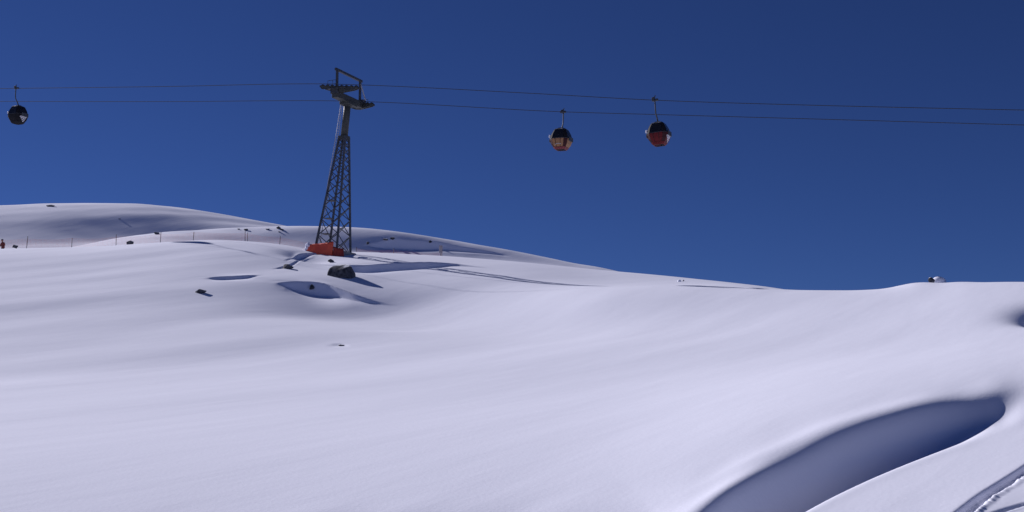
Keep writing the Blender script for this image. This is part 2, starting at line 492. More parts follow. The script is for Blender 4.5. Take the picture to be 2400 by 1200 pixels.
def rock_material():
    m = varied('rock', (0.030, 0.032, 0.042), (0.12, 0.124, 0.145), 3.5, 0.85, 0, 0.8, 0.2, 8)
    t = m.node_tree; b = t.nodes['Principled BSDF']
    src = b.inputs['Base Color'].links[0].from_socket
    g = t.nodes.new('ShaderNodeNewGeometry'); sx = t.nodes.new('ShaderNodeSeparateXYZ')
    n = t.nodes.new('ShaderNodeTexNoise'); n.inputs['Scale'].default_value = 5.0; n.inputs['Detail'].default_value = 4
    ad = t.nodes.new('ShaderNodeMath'); ad.operation = 'MULTIPLY_ADD'; ad.inputs[1].default_value = 0.5
    r = t.nodes.new('ShaderNodeValToRGB'); r.color_ramp.elements[0].position = 0.96; r.color_ramp.elements[1].position = 1.03
    mx = t.nodes.new('ShaderNodeMix'); mx.data_type = 'RGBA'; mx.inputs[7].default_value = (0.82, 0.83, 0.87, 1)
    t.links.new(g.outputs['Normal'], sx.inputs[0])
    t.links.new(n.outputs['Fac'], ad.inputs[0]); t.links.new(sx.outputs['Z'], ad.inputs[2])
    t.links.new(ad.outputs[0], r.inputs['Fac'])
    r.color_ramp.elements[0].position = 0.90; r.color_ramp.elements[1].position = 1.0
    sc = t.nodes.new('ShaderNodeMath'); sc.operation = 'MULTIPLY'; sc.inputs[1].default_value = 0.85
    t.links.new(ad.outputs[0], sc.inputs[0]); t.links.new(sc.outputs[0], r.inputs['Fac'])
    t.links.new(r.outputs['Color'], mx.inputs[0]); t.links.new(src, mx.inputs[6])
    t.links.new(mx.outputs[2], b.inputs['Base Color'])
    return m

M_SNOW = snow_material()
M_ROCK = rock_material()
M_STEEL = varied('painted_steel', (0.045, 0.052, 0.068), (0.085, 0.095, 0.115), 2.0, 0.6, 0.2)
M_DARKSTEEL = varied('dark_steel', (0.035, 0.04, 0.05), (0.07, 0.075, 0.085), 3.0, 0.5, 0.3)
M_OLIVE = varied('weathered_green_steel', (0.032, 0.036, 0.036), (0.06, 0.064, 0.06), 2.5, 0.6, 0.2)
M_RUBBER = varied('rubber', (0.02, 0.02, 0.022), (0.04, 0.04, 0.042), 6, 0.8)
M_ROPE = varied('steel_rope', (0.016, 0.018, 0.026), (0.03, 0.034, 0.045), 30, 0.7, 0.0)
M_CONC = varied('concrete', (0.22, 0.21, 0.20), (0.36, 0.35, 0.33), 3, 0.9, 0, 0.3)
M_ORANGE = varied('orange_vinyl', (0.80, 0.10, 0.05), (0.88, 0.14, 0.065), 1.5, 0.55, 0, 0.25)
M_MAROONPAD = varied('dark_red_vinyl', (0.30, 0.03, 0.02), (0.38, 0.05, 0.03), 1.5, 0.6, 0, 0.25)
M_NET = varied('orange_net', (0.75, 0.10, 0.04), (0.85, 0.16, 0.07), 4, 0.7)
M_POST = varied('dark_post', (0.06, 0.05, 0.06), (0.12, 0.10, 0.11), 6, 0.7)
M_GLASS, _t, _b = principled('tinted_glass', (0.012, 0.012, 0.015), 0.08, 0, 0.5)
M_BLACK = varied('black_shell', (0.010, 0.010, 0.014), (0.018, 0.018, 0.022), 3, 0.7, spec=0.1)
M_RED = varied('red_shell', (0.11, 0.006, 0.010), (0.14, 0.009, 0.012), 3, 0.5, spec=0.2)
M_TAN = varied('tan_shell', (0.32, 0.17, 0.085), (0.38, 0.20, 0.10), 3, 0.55, spec=0.2)
M_CORAL = varied('coral_shell', (0.17, 0.028, 0.035), (0.21, 0.04, 0.045), 3, 0.5, spec=0.3)
M_MAROON = varied('maroon_shell', (0.035, 0.008, 0.010), (0.05, 0.01, 0.012), 3, 0.55, spec=0.2)
M_WHITE, _t, _b = principled('white_enamel', (0.82, 0.80, 0.82), 0.35)
M_GREYTRIM, _t, _b = principled('pale_grey_trim', (0.45, 0.45, 0.48), 0.5)
M_TROUSER = varied('dark_cloth', (0.015, 0.015, 0.022), (0.03, 0.03, 0.04), 20, 0.9)
M_JACKET = varied('maroon_cloth', (0.05, 0.010, 0.018), (0.08, 0.014, 0.024), 20, 0.9)
M_SKIN, _t, _b = principled('skin', (0.5, 0.3, 0.22), 0.6)
M_SIGN = varied('weathered_grey_board', (0.30, 0.27, 0.30), (0.40, 0.36, 0.38), 4, 0.8)

# ------------------------------------------------------------------ mesh helpers
class MB:
    def __init__(self): self.v = []; self.f = []
    def add(self, vs_, fs_):
        o = len(self.v)
        self.v += [tuple(p) for p in vs_]; self.f += [tuple(i + o for i in f) for f in fs_]
        return self
    def box(self, c, ax, ay, az_):
        c = Vector(c); ax = Vector(ax) / 2; ay = Vector(ay) / 2; az_ = Vector(az_) / 2
        vs_ = [c + sx * ax + sy * ay + sz * az_ for sz in (-1, 1) for sy in (-1, 1) for sx in (-1, 1)]
        return self.add(vs_, [(0, 2, 3, 1), (4, 5, 7, 6), (0, 1, 5, 4), (2, 6, 7, 3), (0, 4, 6, 2), (1, 3, 7, 5)])
    def bar(self, p, q, w, h=None, up=(0, 0, 1)):
        p = Vector(p); q = Vector(q); h = h or w
        d = q - p; L = d.length
        if L < 1e-6: return self
        d /= L; up = Vector(up)
        s = d.cross(up)
        if s.length < 1e-3: s = d.cross(Vector((1, 0, 0)))
        s.normalize(); n = s.cross(d)
        return self.box((p + q) / 2, d * L, s * w, n * h)
    def tube(self, pts, rad, seg=8, cap=True):
        pts = [Vector(p) for p in pts]; n = len(pts)
        rads = rad if isinstance(rad, (list, tuple)) else [rad] * n
        vs_ = []; fs_ = []; ref = None
        for i, p in enumerate(pts):
            d = (pts[min(i + 1, n - 1)] - pts[max(i - 1, 0)]).normalized()
            if ref is None:
                ref = d.cross(Vector((0, 0, 1)))
                if ref.length < 1e-2: ref = d.cross(Vector((1, 0, 0)))
            s = (ref - d * ref.dot(d)).normalized(); ref = s; t = d.cross(s)
            for k in range(seg):
                a = 2 * math.pi * k / seg
                vs_.append(p + (s * math.cos(a) + t * math.sin(a)) * rads[i])
        for i in range(n - 1):
            for k in range(seg):
                a = i * seg + k; b = i * seg + (k + 1) % seg
                fs_.append((a, b, b + seg, a + seg))
        if cap:
            fs_.append(tuple(range(seg - 1, -1, -1))); fs_.append(tuple((n - 1) * seg + k for k in range(seg)))
        return self.add(vs_, fs_)
    def loft(self, rings, cap0=True, cap1=True):
        n = len(rings[0]); vs_ = [p for r in rings for p in r]; fs_ = []
        for i in range(len(rings) - 1):
            for k in range(n):
                a = i * n + k; b = i * n + (k + 1) % n
                fs_.append((a, b, b + n, a + n))
        if cap0: fs_.append(tuple(range(n - 1, -1, -1)))
        if cap1: fs_.append(tuple((len(rings) - 1) * n + k for k in range(n)))
        return self.add(vs_, fs_)
    def build(self, name, mat, parent=None, smooth=False, bevel=0.0):
        me = bpy.data.meshes.new(name)
        me.from_pydata([tuple(v) for v in self.v], [], self.f)
        me.update()
        if smooth: me.polygons.foreach_set('use_smooth', [True] * len(me.polygons))
        me.materials.append(mat)
        o = bpy.data.objects.new(name, me); col.objects.link(o)
        if parent is not None: o.parent = parent
        if bevel:
            b = o.modifiers.new('bevel', 'BEVEL'); b.width = bevel; b.segments = 2; b.limit_method = 'ANGLE'
        return o

def tag(o, label=None, cat=None, group=None, kind=None):
    if label: o['label'] = label
    if cat: o['category'] = cat
    if group: o['group'] = group
    if kind: o['kind'] = kind
    return o

def empty(name, loc, label, cat, group=None):
    o = bpy.data.objects.new(name, None); col.objects.link(o)
    o.location = loc; o.empty_display_size = 0.3
    return tag(o, label, cat, group)

# ------------------------------------------------------------------ terrain meshes
def terrain(name, r0, r1, centre=False):
    k0 = int(np.argmin(np.abs(rows - r0))); k1 = int(np.argmin(np.abs(rows - r1)))
    rr = rows[k0:k1 + 1]; n = len(rr)
    X = np.sin(ALLA)[:, None] * rr; Y = np.cos(ALLA)[:, None] * rr; Zz = ALLZ[:, k0:k1 + 1]
    co = np.stack([X, Y, Zz], -1).reshape(-1, 3)
    c = np.arange(NC); c2 = (c + 1) % NC
    r = np.arange(n - 1)
    a = (c[:, None] * n + r); b = (c2[:, None] * n + r)
    quads = np.stack([a, a + 1, b + 1, b], -1).reshape(-1, 4)   # counter-clockwise seen from above
    if centre:
        co = np.concatenate([co, np.array([[0, 0, -1.7]])], 0); ci = len(co) - 1
        tris = np.stack([np.full(NC, ci), c * n, c2 * n], -1)
    else:
        tris = np.zeros((0, 3), int)
    me = bpy.data.meshes.new(name)
    me.vertices.add(len(co)); me.vertices.foreach_set('co', co.astype(np.float32).ravel())
    nl = quads.size + tris.size
    me.loops.add(nl); me.loops.foreach_set('vertex_index', np.concatenate([quads.ravel(), tris.ravel()]).astype(np.int32))
    npoly = len(quads) + len(tris)
    me.polygons.add(npoly)
    starts = np.concatenate([np.arange(len(quads)) * 4, quads.size + np.arange(len(tris)) * 3]).astype(np.int32)
    me.polygons.foreach_set('loop_start', starts)
    me.polygons.foreach_set('use_smooth', np.ones(npoly, bool))
    me.update(calc_edges=True)
    me.materials.append(M_SNOW)
    o = bpy.data.objects.new(name, me); col.objects.link(o)
    if me.polygons[100].normal.z < 0: me.flip_normals()
    o['kind'] = 'structure'
    return o

terrain('snow_slope', rows[0], 154.0, True)
terrain('snow_ridge', 154.0, 234.0)
terrain('snow_hill', 234.0, 4000.0)

# ------------------------------------------------------------------ lift tower
TH = math.radians(24.0)
U = Vector((math.cos(TH), -math.sin(TH), 0.0))      # along the rope, right and towards the camera
V = Vector((math.sin(TH), math.cos(TH), 0.0))       # along the crossarm, away from the camera
UP = Vector((0, 0, 1))
base_a, _ = az_slope(779, 594)
BD = 125.0
tb = Vector((BD * math.sin(float(base_a)), BD * math.cos(float(base_a)), 0))
tb.z = ground_z(tb.x, tb.y)
rx, ry, rz = [float(q) for q in ray(817, 219)]
# head: on that sight line, displaced from the base only along the rope
tden = rx * U.y - ry * U.x
tpar = (tb.x * U.y - tb.y * U.x) / tden
head = Vector((rx, ry, rz)) * tpar
AX = (head - tb)
HT = AX.length; AXN = AX.normalized()
ARM = 2.4

# ------------------------------------------------------------------ ropes
def on_plane(px, py, s):
    """sight line through a photo point, met with the upright plane of one rope"""
    rx, ry, rz = [float(q) for q in ray(px, py)]
    o = head + V * (ARM * s)
    n = V
    t = (o.x * n.x + o.y * n.y) / (rx * n.x + ry * n.y)
    return Vector((rx, ry, rz)) * t
near_px = [(-250, 210), (0, 207.5), (400, 202.5), (745, 196.5), (845, 199), (1250, 219), (1540, 235), (1900, 246.5), (2400, 258), (2700, 264)]
far_px = [(-250, 237), (0, 237.5), (400, 238), (790, 236.5), (880, 239), (1318, 262), (1540, 268.5), (2000, 281.5), (2400, 293), (2700, 301)]
ropes = {}
for s, pxs, lab in ((-1, near_px, 'thin dark steel rope, the upper line carrying the black and the red cabin'),
                    (1, far_px, 'thin dark steel rope, the lower line carrying the tan cabin')):
    P3 = [on_plane(x, y, s) for x, y in pxs]
    tt = np.array([(p - P3[0]).dot(U) for p in P3]); zz = np.array([p.z for p in P3])
    L0 = P3[0] - U * 0
    ti = np.linspace(tt[0], tt[-1], 160)
    zi = pchip(tt, zz, ti)
    zi = np.where((ti > tt[1]) & (ti < tt[-2]), zi, zi)
    pts = [Vector((L0.x + U.x * a, L0.y + U.y * a, b)) for a, b in zip(ti, zi)]
    s0 = (pts[0] - pts[1]).normalized(); s1 = (pts[-1] - pts[-2]).normalized()
    pts = [pts[0] + s0 * 90] + pts + [pts[-1] + s1 * 40]
    o = MB().tube(pts, 0.030, 6).build('haul_rope', M_ROPE, None, True)
    tag(o, lab, 'rope', 'ropes of the gondola lift')
    ropes[s] = pts
def rope_at(px, s):
    best = None
    pts = ropes[s]
    for a, b in zip(pts[:-1], pts[1:]):
        xa, _ = project(a) if a.y > 1 else (1e9, 0); xb, _ = project(b) if b.y > 1 else (1e9, 0)
        if (xa - px) * (xb - px) <= 0:
            t = (px - xa) / (xb - xa)
            return a * (1 - t) + b * t
print('near sheave', project(head - V * ARM), 'far sheave', project(head + V * ARM), 'tower base', project(tb), 'HT', HT, 'tb', tb)


# ------------------------------------------------------------------ tower parts
tower = empty('lift_tower', tb, 'tall steel lattice ropeway tower rising from orange padding on the snow', 'lift tower')
def L(p): return Vector(p) - tb                     # world to tower-local
HB, HTOP = 1.32, 0.36                               # half widths of the lattice
rm = [float(q) for q in ray(804, 322)]
lat_top = 0.725                                     # lattice part of the axis
def leg_pt(su, sv, t):
    hw = HB + (HTOP - HB) * (t / lat_top)
    return AXN * (HT * t) + U * (su * hw) + V * (sv * hw)
corners = [(-1, -1), (1, -1), (1, 1), (-1, 1)]
T0 = -0.05
for su, sv in corners:
    MB().bar(leg_pt(su, sv, T0), leg_pt(su, sv, lat_top), 0.17, 0.17, U).build('leg', M_STEEL, tower)
lv = [0.005]
step = 0.108
while lv[-1] + step < lat_top - 0.02:
    lv.append(lv[-1] + step); step *= 0.895
lv.append(lat_top - 0.004)
for i in range(len(lv) - 1):
    for j in range(4):
        a = corners[j]; b = corners[(j + 1) % 4]
        mid = V * (a[1] + b[1]) * 0.5 + U * (a[0] + b[0]) * 0.5
        off = mid.normalized() * 0.03
        MB().bar(leg_pt(*a, lv[i]) + off, leg_pt(*b, lv[i + 1]) + off, 0.075, 0.05, mid).build('brace', M_STEEL, tower)
        MB().bar(leg_pt(*b, lv[i]) - off, leg_pt(*a, lv[i + 1]) - off, 0.075, 0.05, mid).build('brace', M_STEEL, tower)
# collar and tubular mast
cz = AXN * (HT * lat_top)
ring = [[cz + AXN * dz + U * (x * s) + V * (y * s) for x, y in ((-1, -1), (1, -1), (1, 1), (-1, 1))] for dz, s in ((-0.25, 0.44), (0.12, 0.44))]
MB().loft(ring).build('collar', M_OLIVE, tower, bevel=0.03)
MB().tube([cz, AXN * (HT * 0.86), AXN * (HT - 0.35)], [0.37, 0.36, 0.35], 20).build('mast', M_OLIVE, tower, True)
MB().tube([AXN * (HT - 1.35), AXN * (HT - 1.15)], 0.42, 20).build('flange', M_OLIVE, tower, True)
# ladder up the left side
lad = MB()
sideA = lambda t, w: (AXN * (HT * t) - U * ((HB + (HTOP - HB) * min(t / lat_top, 1.0)) + 0.18) + V * w)
for w in (-0.72, -0.30):
    lad.bar(sideA(0.02, w), sideA(lat_top, w), 0.05).bar(sideA(lat_top, w), sideA(0.97, w * 0.6 + 0.1), 0.05)
for i in range(60):
    t = 0.02 + 0.93 * i / 59
    wA, wB = (-0.72, -0.30) if t < lat_top else (-0.6, -0.2)
    lad.bar(sideA(t, wA), sideA(t, wB), 0.03)
lad.build('ladder', M_GREYTRIM, tower)
for t in (0.045, 0.125, 0.22, 0.33):
    MB().box(AXN * (HT * t) - U * ((HB + (HTOP - HB) * t / lat_top) - 0.35) - V * 0.2, U * 0.75, V * 0.8, AXN * 0.06).build('rest_platform', M_STEEL, tower)
# crossarm
hd = L(head)
arm = MB().box(hd - UP * 0.72, U * 0.72, V * (2 * ARM + 0.4), UP * 0.66).build('crossarm', M_OLIVE, tower, bevel=0.03)
MB().box(hd - UP * 1.14, U * 1.1, V * 1.7, UP * 0.30).build('crossarm_bracket', M_OLIVE, tower, bevel=0.03)
# gantry above the crossarm
GH = 1.85
for s in (-1, 1):
    MB().bar(hd + V * (ARM * s * 0.93) - UP * 0.4, hd + V * (ARM * s * 0.93) + UP * GH, 0.20, 0.20, U).build('gantry_post', M_DARKSTEEL, tower)
MB().bar(hd - V * (ARM + 0.15) + UP * (GH + 0.06), hd + V * (ARM + 0.15) + UP * (GH + 0.06), 0.22, 0.24).build('gantry_beam', M_DARKSTEEL, tower)
MB().bar(hd + V * (ARM * 0.93) + UP * (GH - 0.15) , hd + V * (ARM * 0.93) + U * 0.7 - UP * 0.3, 0.10).build('gantry_brace', M_GREYTRIM, tower)
# sheave trains
WR = 0.24
def rope_y_slope(s):                                # gentle pitch of the train
    return -0.02 if s < 0 else -0.05
for s, ln, cu in ((-1, 4.3, -0.15), (1, 3.9, 0.35)):
    sl_ = rope_y_slope(s)
    pe = [L(rope_at(q, s)) for q in ((752, 840) if s < 0 else (800, 876))]
    du = (pe[1] - pe[0]).normalized(); ln = (pe[1] - pe[0]).length
    c0 = (pe[0] + pe[1]) / 2 - UP * 0.045
    fr = MB()
    pts_b = [(-ln / 2, -0.34), (-ln / 2 + 0.5, -0.52), (-0.3, -0.80), (0.3, -0.80), (ln / 2 - 0.5, -0.52), (ln / 2, -0.34), (ln / 2, -0.16), (-ln / 2, -0.16)]
    r0 = [c0 + du * x + UP * z - V * 0.05 for x, z in pts_b]; r1 = [c0 + du * x + UP * z + V * 0.05 for x, z in pts_b]
    for off in (-0.16, 0.16):
        fr.loft([[p + V * off for p in r0], [p + V * off for p in r1]])
    train = fr.build('sheave_frame', M_OLIVE, tower)
    nW = 8
    for i in range(nW):
        x = -ln / 2 + 0.25 + (ln - 0.5) * i / (nW - 1)
        c = c0 + du * x - UP * (WR + 0.02)
        MB().tube([c - V * 0.07, c - V * 0.03, c + V * 0.03, c + V * 0.07], [WR, WR * 0.86, WR * 0.86, WR], 16).build('sheave', M_RUBBER, train)
    # catwalk beside the train, with its rail
    cw = c0 + V * (0.46 * s) - UP * 0.46
    MB().box(cw, U * (ln * 0.45), V * 0.4, UP * 0.05).build('catwalk', M_DARKSTEEL, tower)
    rl = MB()
    x0, x1 = (-ln * 0.21, ln * 0.05) if s < 0 else (-ln * 0.05, ln * 0.21)
    e = V * (0.24 * s)
    for h_ in (0.40, 0.80):
        rl.bar(cw + U * x0 + e + UP * h_, cw + U * x1 + e + UP * h_, 0.035)
    for k in range(3):
        xk = x0 + (x1 - x0) * k / 2
        rl.bar(cw + U * xk + e, cw + U * xk + e + UP * 0.80, 0.035)
    rl.build('catwalk_rail', M_DARKSTEEL, tower)
    # hanging bracket between crossarm and train
    MB().box(hd + V * (ARM * s) - UP * 0.40, U * 0.9, V * 0.62, UP * 0.5).build('train_bracket', M_DARKSTEEL, tower)
# concrete foot
ft = MB().box(UP * -0.35 + U * 0.25, U * 3.3, V * 2.9, UP * 1.0).build('foundation', M_CONC, tower, bevel=0.04)

# ------------------------------------------------------------------ orange padding round the tower foot
pad = empty('safety_padding', tb - V * 1.6, 'sagging orange crash padding wrapped round the foot of the lift tower', 'padding')
def PL(p): return Vector(p) + tb - (tb - V * 1.6)
def sheet(p00, p10, p01, p11, nx, nz, thick, bulge, seed, sag=0.0):
    """a padded panel: two skins of a grid with seams and folds"""
    r = random.Random(seed); ph = [r.uniform(0, 6.28) for _ in range(6)]
    p00, p10, p01, p11 = map(Vector, (p00, p10, p01, p11))
    nrm = (p10 - p00).cross(p01 - p00).normalized()
    mb = MB(); vs_ = []
    for side in (1, -1):
        for j in range(nz + 1):
            for i in range(nx + 1):
                a, b = i / nx, j / nz
                p = (p00 * (1 - a) + p10 * a) * (1 - b) + (p01 * (1 - a) + p11 * a) * b
                fold = 0.014 * math.sin(9 * a + ph[0] + 2 * b) + 0.008 * math.sin(21 * a + ph[1] - 3 * b)
                puff = bulge * (abs(math.sin(math.pi * a * 3)) ** 0.5) * (math.sin(math.pi * b) ** 0.5 if 0 < b < 1 else 0)
                p = p + nrm * side * (thick / 2 + puff) + nrm * fold
                p.z += b * (0.025 * math.sin(5 * a + ph[2]) - sag * math.sin(math.pi * a))
                vs_.append(p)
    W = nx + 1; N = W * (nz + 1); fs_ = []
    for j in range(nz):
        for i in range(nx):
            k = j * W + i
            fs_.append((k, k + 1, k + 1 + W, k + W)); fs_.append((N + k, N + k + W, N + k + 1 + W, N + k + 1))
    for i in range(nx):
        fs_.append((i, N + i, N + i + 1, i + 1)); k = nz * W + i
        fs_.append((k, k + 1, N + k + 1, N + k))
    for j in range(nz):
        k = j * W
        fs_.append((k, k + W, N + k + W, N + k)); k += nx
        fs_.append((k, N + k, N + k + W, k + W))
    return mb.add(vs_, fs_)
gz = lambda p: ground_z(p.x + tb.x, p.y + tb.y) - tb.z
A0 = -U * 2.1 - V * 1.75; C0 = U * 1.08 - V * 1.75; B0 = -U * 2.1 + V * 1.5
def foot(p): q = Vector(p); q.z = gz(q) - 0.25; return q
A1 = -U * 1.62 - V * 1.5; C1 = U * 1.02 - V * 1.5; B1 = -U * 1.62 + V * 1.3
PT = 0.70
zA = 0.86; zC = 1.04
sheet(PL(foot(A0)), PL(foot(C0)), PL(A1 + UP * zA), PL(C1 + UP * zC), 36, 12, 0.16, 0.02, 2, 0.07).build('front_pad', M_ORANGE, pad, True)
sheet(PL(foot(B0)), PL(foot(A0 + V * 0.12)), PL(B1 + UP * zA), PL(A1 + UP * zA + V * 0.12), 24, 12, 0.16, 0.02, 3, 0.05).build('side_pad', M_ORANGE, pad, True)
sheet(PL(foot(C0 + U * 0.10)), PL(foot(C0 + U * 1.30 + V * 0.12)), PL(C1 + U * 0.10 - V * 0.06 + UP * 0.50), PL(C1 + U * 1.15 + V * 0.06 + UP * 0.22), 16, 6, 0.12, 0.02, 4, 0.03).build('low_pad', M_MAROONPAD, pad, True)

def lump(name, c, rx_, ry_, rz_, mat, seed, parent=None, sub=3, amp=0.18, smooth=True):
    bm = bmesh.new(); bmesh.ops.create_icosphere(bm, subdivisions=sub, radius=1.0)
    r = random.Random(seed); ws = [(Vector((r.uniform(-1, 1), r.uniform(-1, 1), r.uniform(-1, 1))).normalized() * r.uniform(1.5, 4.5), r.uniform(0, 6.28)) for _ in range(8)]
    for v in bm.verts:
        n = sum(math.sin(v.co.dot(w) + p) for w, p in ws) / 8
        v.co *= 1 + amp * 2 * n
        v.co = Vector((v.co.x * rx_, v.co.y * ry_, v.co.z * rz_)) + Vector(c)
    me = bpy.data.meshes.new(name); bm.to_mesh(me); bm.free()
    if smooth: me.polygons.foreach_set('use_smooth', [True] * len(me.polygons))
    me.materials.append(mat)
    o = bpy.data.objects.new(name, me); col.objects.link(o)
    if parent is not None: o.parent = parent
    return o
for k, (su, h_, sz) in enumerate(((-1.82, 0.90, 0.27), (-1.98, 0.48, 0.24), (-2.12, 0.14, 0.27), (-2.24, -0.22, 0.30), (-2.36, -0.55, 0.34))):
    lump('snow_clump', PL(U * (su - 0.05) - V * 1.62 + UP * h_), sz * 0.75, sz * 1.3, sz * 0.95, M_SNOW, 40 + k, pad, 3, 0.5)

# ------------------------------------------------------------------ gondola cabins
RINGS = [(0.00, 0.46), (0.10, 0.56), (0.50, 0.80), (0.88, 0.90), (1.02, 0.91), (1.50, 0.80), (1.88, 0.62), (2.02, 0.46)]
def hw(z):
    return float(np.interp(z, [r[0] for r in RINGS], [r[1] for r in RINGS]))
def octo(z, h, ch):
    return [Vector((x, y, z)) for x, y in ((-h + ch, -h), (h - ch, -h), (h, -h + ch), (h, h - ch), (h - ch, h), (-h + ch, h), (-h, h - ch), (-h, -h + ch))]
def side_panel(face, zs, inset, out, thick=0.02, x0=-1.0, x1=1.0):
    """a panel that follows the barrel profile on one of the four sides"""
    mb = MB(); rings = []
    fv = {'front': (Vector((1, 0, 0)), Vector((0, -1, 0))), 'right': (Vector((0, 1, 0)), Vector((1, 0, 0))),
          'back': (Vector((-1, 0, 0)), Vector((0, 1, 0))), 'left': (Vector((0, -1, 0)), Vector((-1, 0, 0)))}[face]
    for z in zs:
        h = hw(z); half = h * 0.68 - inset
        a = fv[0] * (half * x0); b = fv[0] * (half * x1)
        o0 = fv[1] * (h + out - thick); o1 = fv[1] * (h + out)
        zz = UP * z
        rings.append([a + o0 + zz, b + o0 + zz, b + o1 + zz, a + o1 + zz])
    return mb.loft(rings)

def make_gondola(px, s, label, lower, pan, window_tint, emblem, sway, hang=2.05, shift=0.40, seams=True):
    r = rope_at(px, s)
    top = r
    bottom = r - UP * (hang + 2.05) + V * (shift if s < 0 else -shift * 0.6)
    g = empty('gondola_cabin', r, label, 'gondola', 'cabins of the gondola lift')
    g.rotation_euler = (0, sway, -TH)
    # local axes: x along the rope (U), y along V
    off = Vector((0, (shift if s < 0 else -shift * 0.6), -(hang + 2.05)))
    def place(o, parent=g): return o
    def T(mb):
        mb.v = [tuple(Vector(v) + off) for v in mb.v]; return mb
    shell = T(MB().loft([octo(z, h * 0.985, h * 0.30) for z, h in RINGS])).build('shell', M_BLACK, g, False, 0.015)
    if pan:
        T(MB().loft([octo(z, hw(z) * 0.992, hw(z) * 0.30) for z in (0.18, 0.5, 0.88, 0.985)])).build('lower_shell', pan[1], g)
    for f in ('front', 'right', 'back', 'left'):
        T(side_panel(f, (1.03, 1.25, 1.50, 1.70, 1.86), 0.02, 0.012)).build('window', window_tint, g)
        lp = T(side_panel(f, (0.24, 0.5, 0.7, 0.88, 0.98), 0.02, 0.012)).build('lower_panel', lower, g)
        if seams and f in ('front', 'back'):
            for xx in (-0.45, 0.45):
                T(side_panel(f, (0.24, 0.5, 0.7, 0.88, 0.98), 0.02, 0.022, 0.02, xx - 0.05, xx + 0.05)).build('door_seam', M_MAROON, lp)
    T(MB().loft([octo(z, hw(z) + 0.012, hw(z) * 0.30) for z in (0.0, 0.10, 0.21)])).build('floor_pan', pan[0] if pan else M_BLACK, g)
    T(MB().loft([octo(1.90, 0.63, 0.18), octo(2.03, 0.49, 0.15), octo(2.07, 0.30, 0.09)])).build('roof', M_DARKSTEEL, g, False, 0.02)
    for x in (-0.30, 0.26):
        T(MB().box((x, -0.585, 1.965), (0.24, 0, 0), (0, 0.03, 0), (0, 0, 0.03))).build('roof_trim', M_GREYTRIM, g)
    # belt rail, ski holder and glint plate
    T(MB().loft([octo(z, hw(z) + 0.02, hw(z) * 0.30) for z in (0.985, 1.025)], False, False)).build('belt_rail', M_DARKSTEEL, g)
    T(MB().box((0.965, 0.1, 0.98), (0.10, 0, 0), (0, 0.95, 0), (0, 0, 0.42))).build('ski_holder', M_DARKSTEEL, g, False, 0.03)
    T(MB().box((-0.965, -0.1, 0.88), (0.10, 0, 0), (0, 0.9, 0), (0, 0, 0.34))).build('ski_holder', M_DARKSTEEL, g, False, 0.03)
    T(MB().box((-0.955, -0.50, 1.28), (0.20, 0, 0), (0, 0.24, 0), (0.03, 0, 0.26))).build('glint_plate', M_WHITE, g, False, 0.05)  # white box added to imitate the sun glint on the cabin's left side
    # suspension: bracket, bent arm, grip
    T(MB().box((0, 0, 2.10), (0.5, 0, 0), (0, 0.5, 0), (0, 0, 0.10))).build('roof_bracket', M_DARKSTEEL, g, False, 0.02)
    e = off + Vector((0, 0, 2.1))
    sg = 1 if s < 0 else -1
    a0 = Vector((0, -0.16 * sg, -0.12)); ey = e.y
    pts = [Vector((0, -0.16 * sg, 0.05)), a0, Vector((0, -0.17 * sg, -0.7)), Vector((0, -0.12 * sg, -1.2)), Vector((0, ey * 0.45, -1.6)), Vector((0, ey * 0.95, -1.95)), e]
    MB().tube(pts, [0.05, 0.055, 0.055, 0.055, 0.06, 0.065, 0.075], 10).build('hanger_arm', M_OLIVE, g, True)
    grip = MB().box((0, -0.07 * sg, 0.0), (0.55, 0, 0), (0, 0.2, 0), (0, 0, 0.20)).box((-0.12, -0.18 * sg, 0.17), (0.3, 0, 0.06), (0, 0.14, 0), (0, 0, 0.16)).build('grip', M_DARKSTEEL, g, False, 0.02)
    MB().bar((-0.02, -0.18 * sg, 0.18), (0.08, -0.18 * sg, 0.40), 0.06).build('grip_lever', M_DARKSTEEL, grip)
    if emblem == 'truss':
        # white lattice triangle on the lower right side
        mb = MB()
        def fp(y, z): return Vector((hw(z) + 0.03, y, z)) + off
        c = [(-0.54, 0.72), (0.40, 0.88), (0.14, 0.22)]
        def seg(p, q, w=0.035):
            n = 4
            for i in range(n):
                a = (p[0] + (q[0] - p[0]) * i / n, p[1] + (q[1] - p[1]) * i / n); b = (p[0] + (q[0] - p[0]) * (i + 1) / n, p[1] + (q[1] - p[1]) * (i + 1) / n)
                mb.bar(fp(*a), fp(*b), 0.012, w, (0, 0, 1))
        def mixp(p, q, t): return (p[0] + (q[0] - p[0]) * t, p[1] + (q[1] - p[1]) * t)
        for i in range(3): seg(c[i], c[(i + 1) % 3], 0.07)
        for t in (0.35, 0.68):
            seg(mixp(c[0], c[1], t), mixp(c[0], c[2], t), 0.06)
        seg(mixp(c[0], c[1], 0.35), mixp(c[0], c[2], 0.68), 0.05); seg(mixp(c[0], c[1], 0.68), mixp(c[0], c[2], 0.35), 0.05)
        seg(mixp(c[0], c[1], 0.68), c[2], 0.05); seg(mixp(c[0], c[2], 0.68), c[1], 0.05)
        mb.build('lattice_emblem', M_WHITE, g)
    elif emblem == 'arc':
        mb = MB(); pts = []
        for i in range(13):
            a = math.pi * (0.12 + 0.76 * i / 12)
            x, z = 0.34 * math.cos(a), 0.36 + 0.12 * math.sin(a)
            pts.append(Vector((x, -hw(z) - 0.03, z)) + off)
        mb.tube(pts, 0.028, 6); mb.build('arc_emblem', M_GREYTRIM, g)
    return g

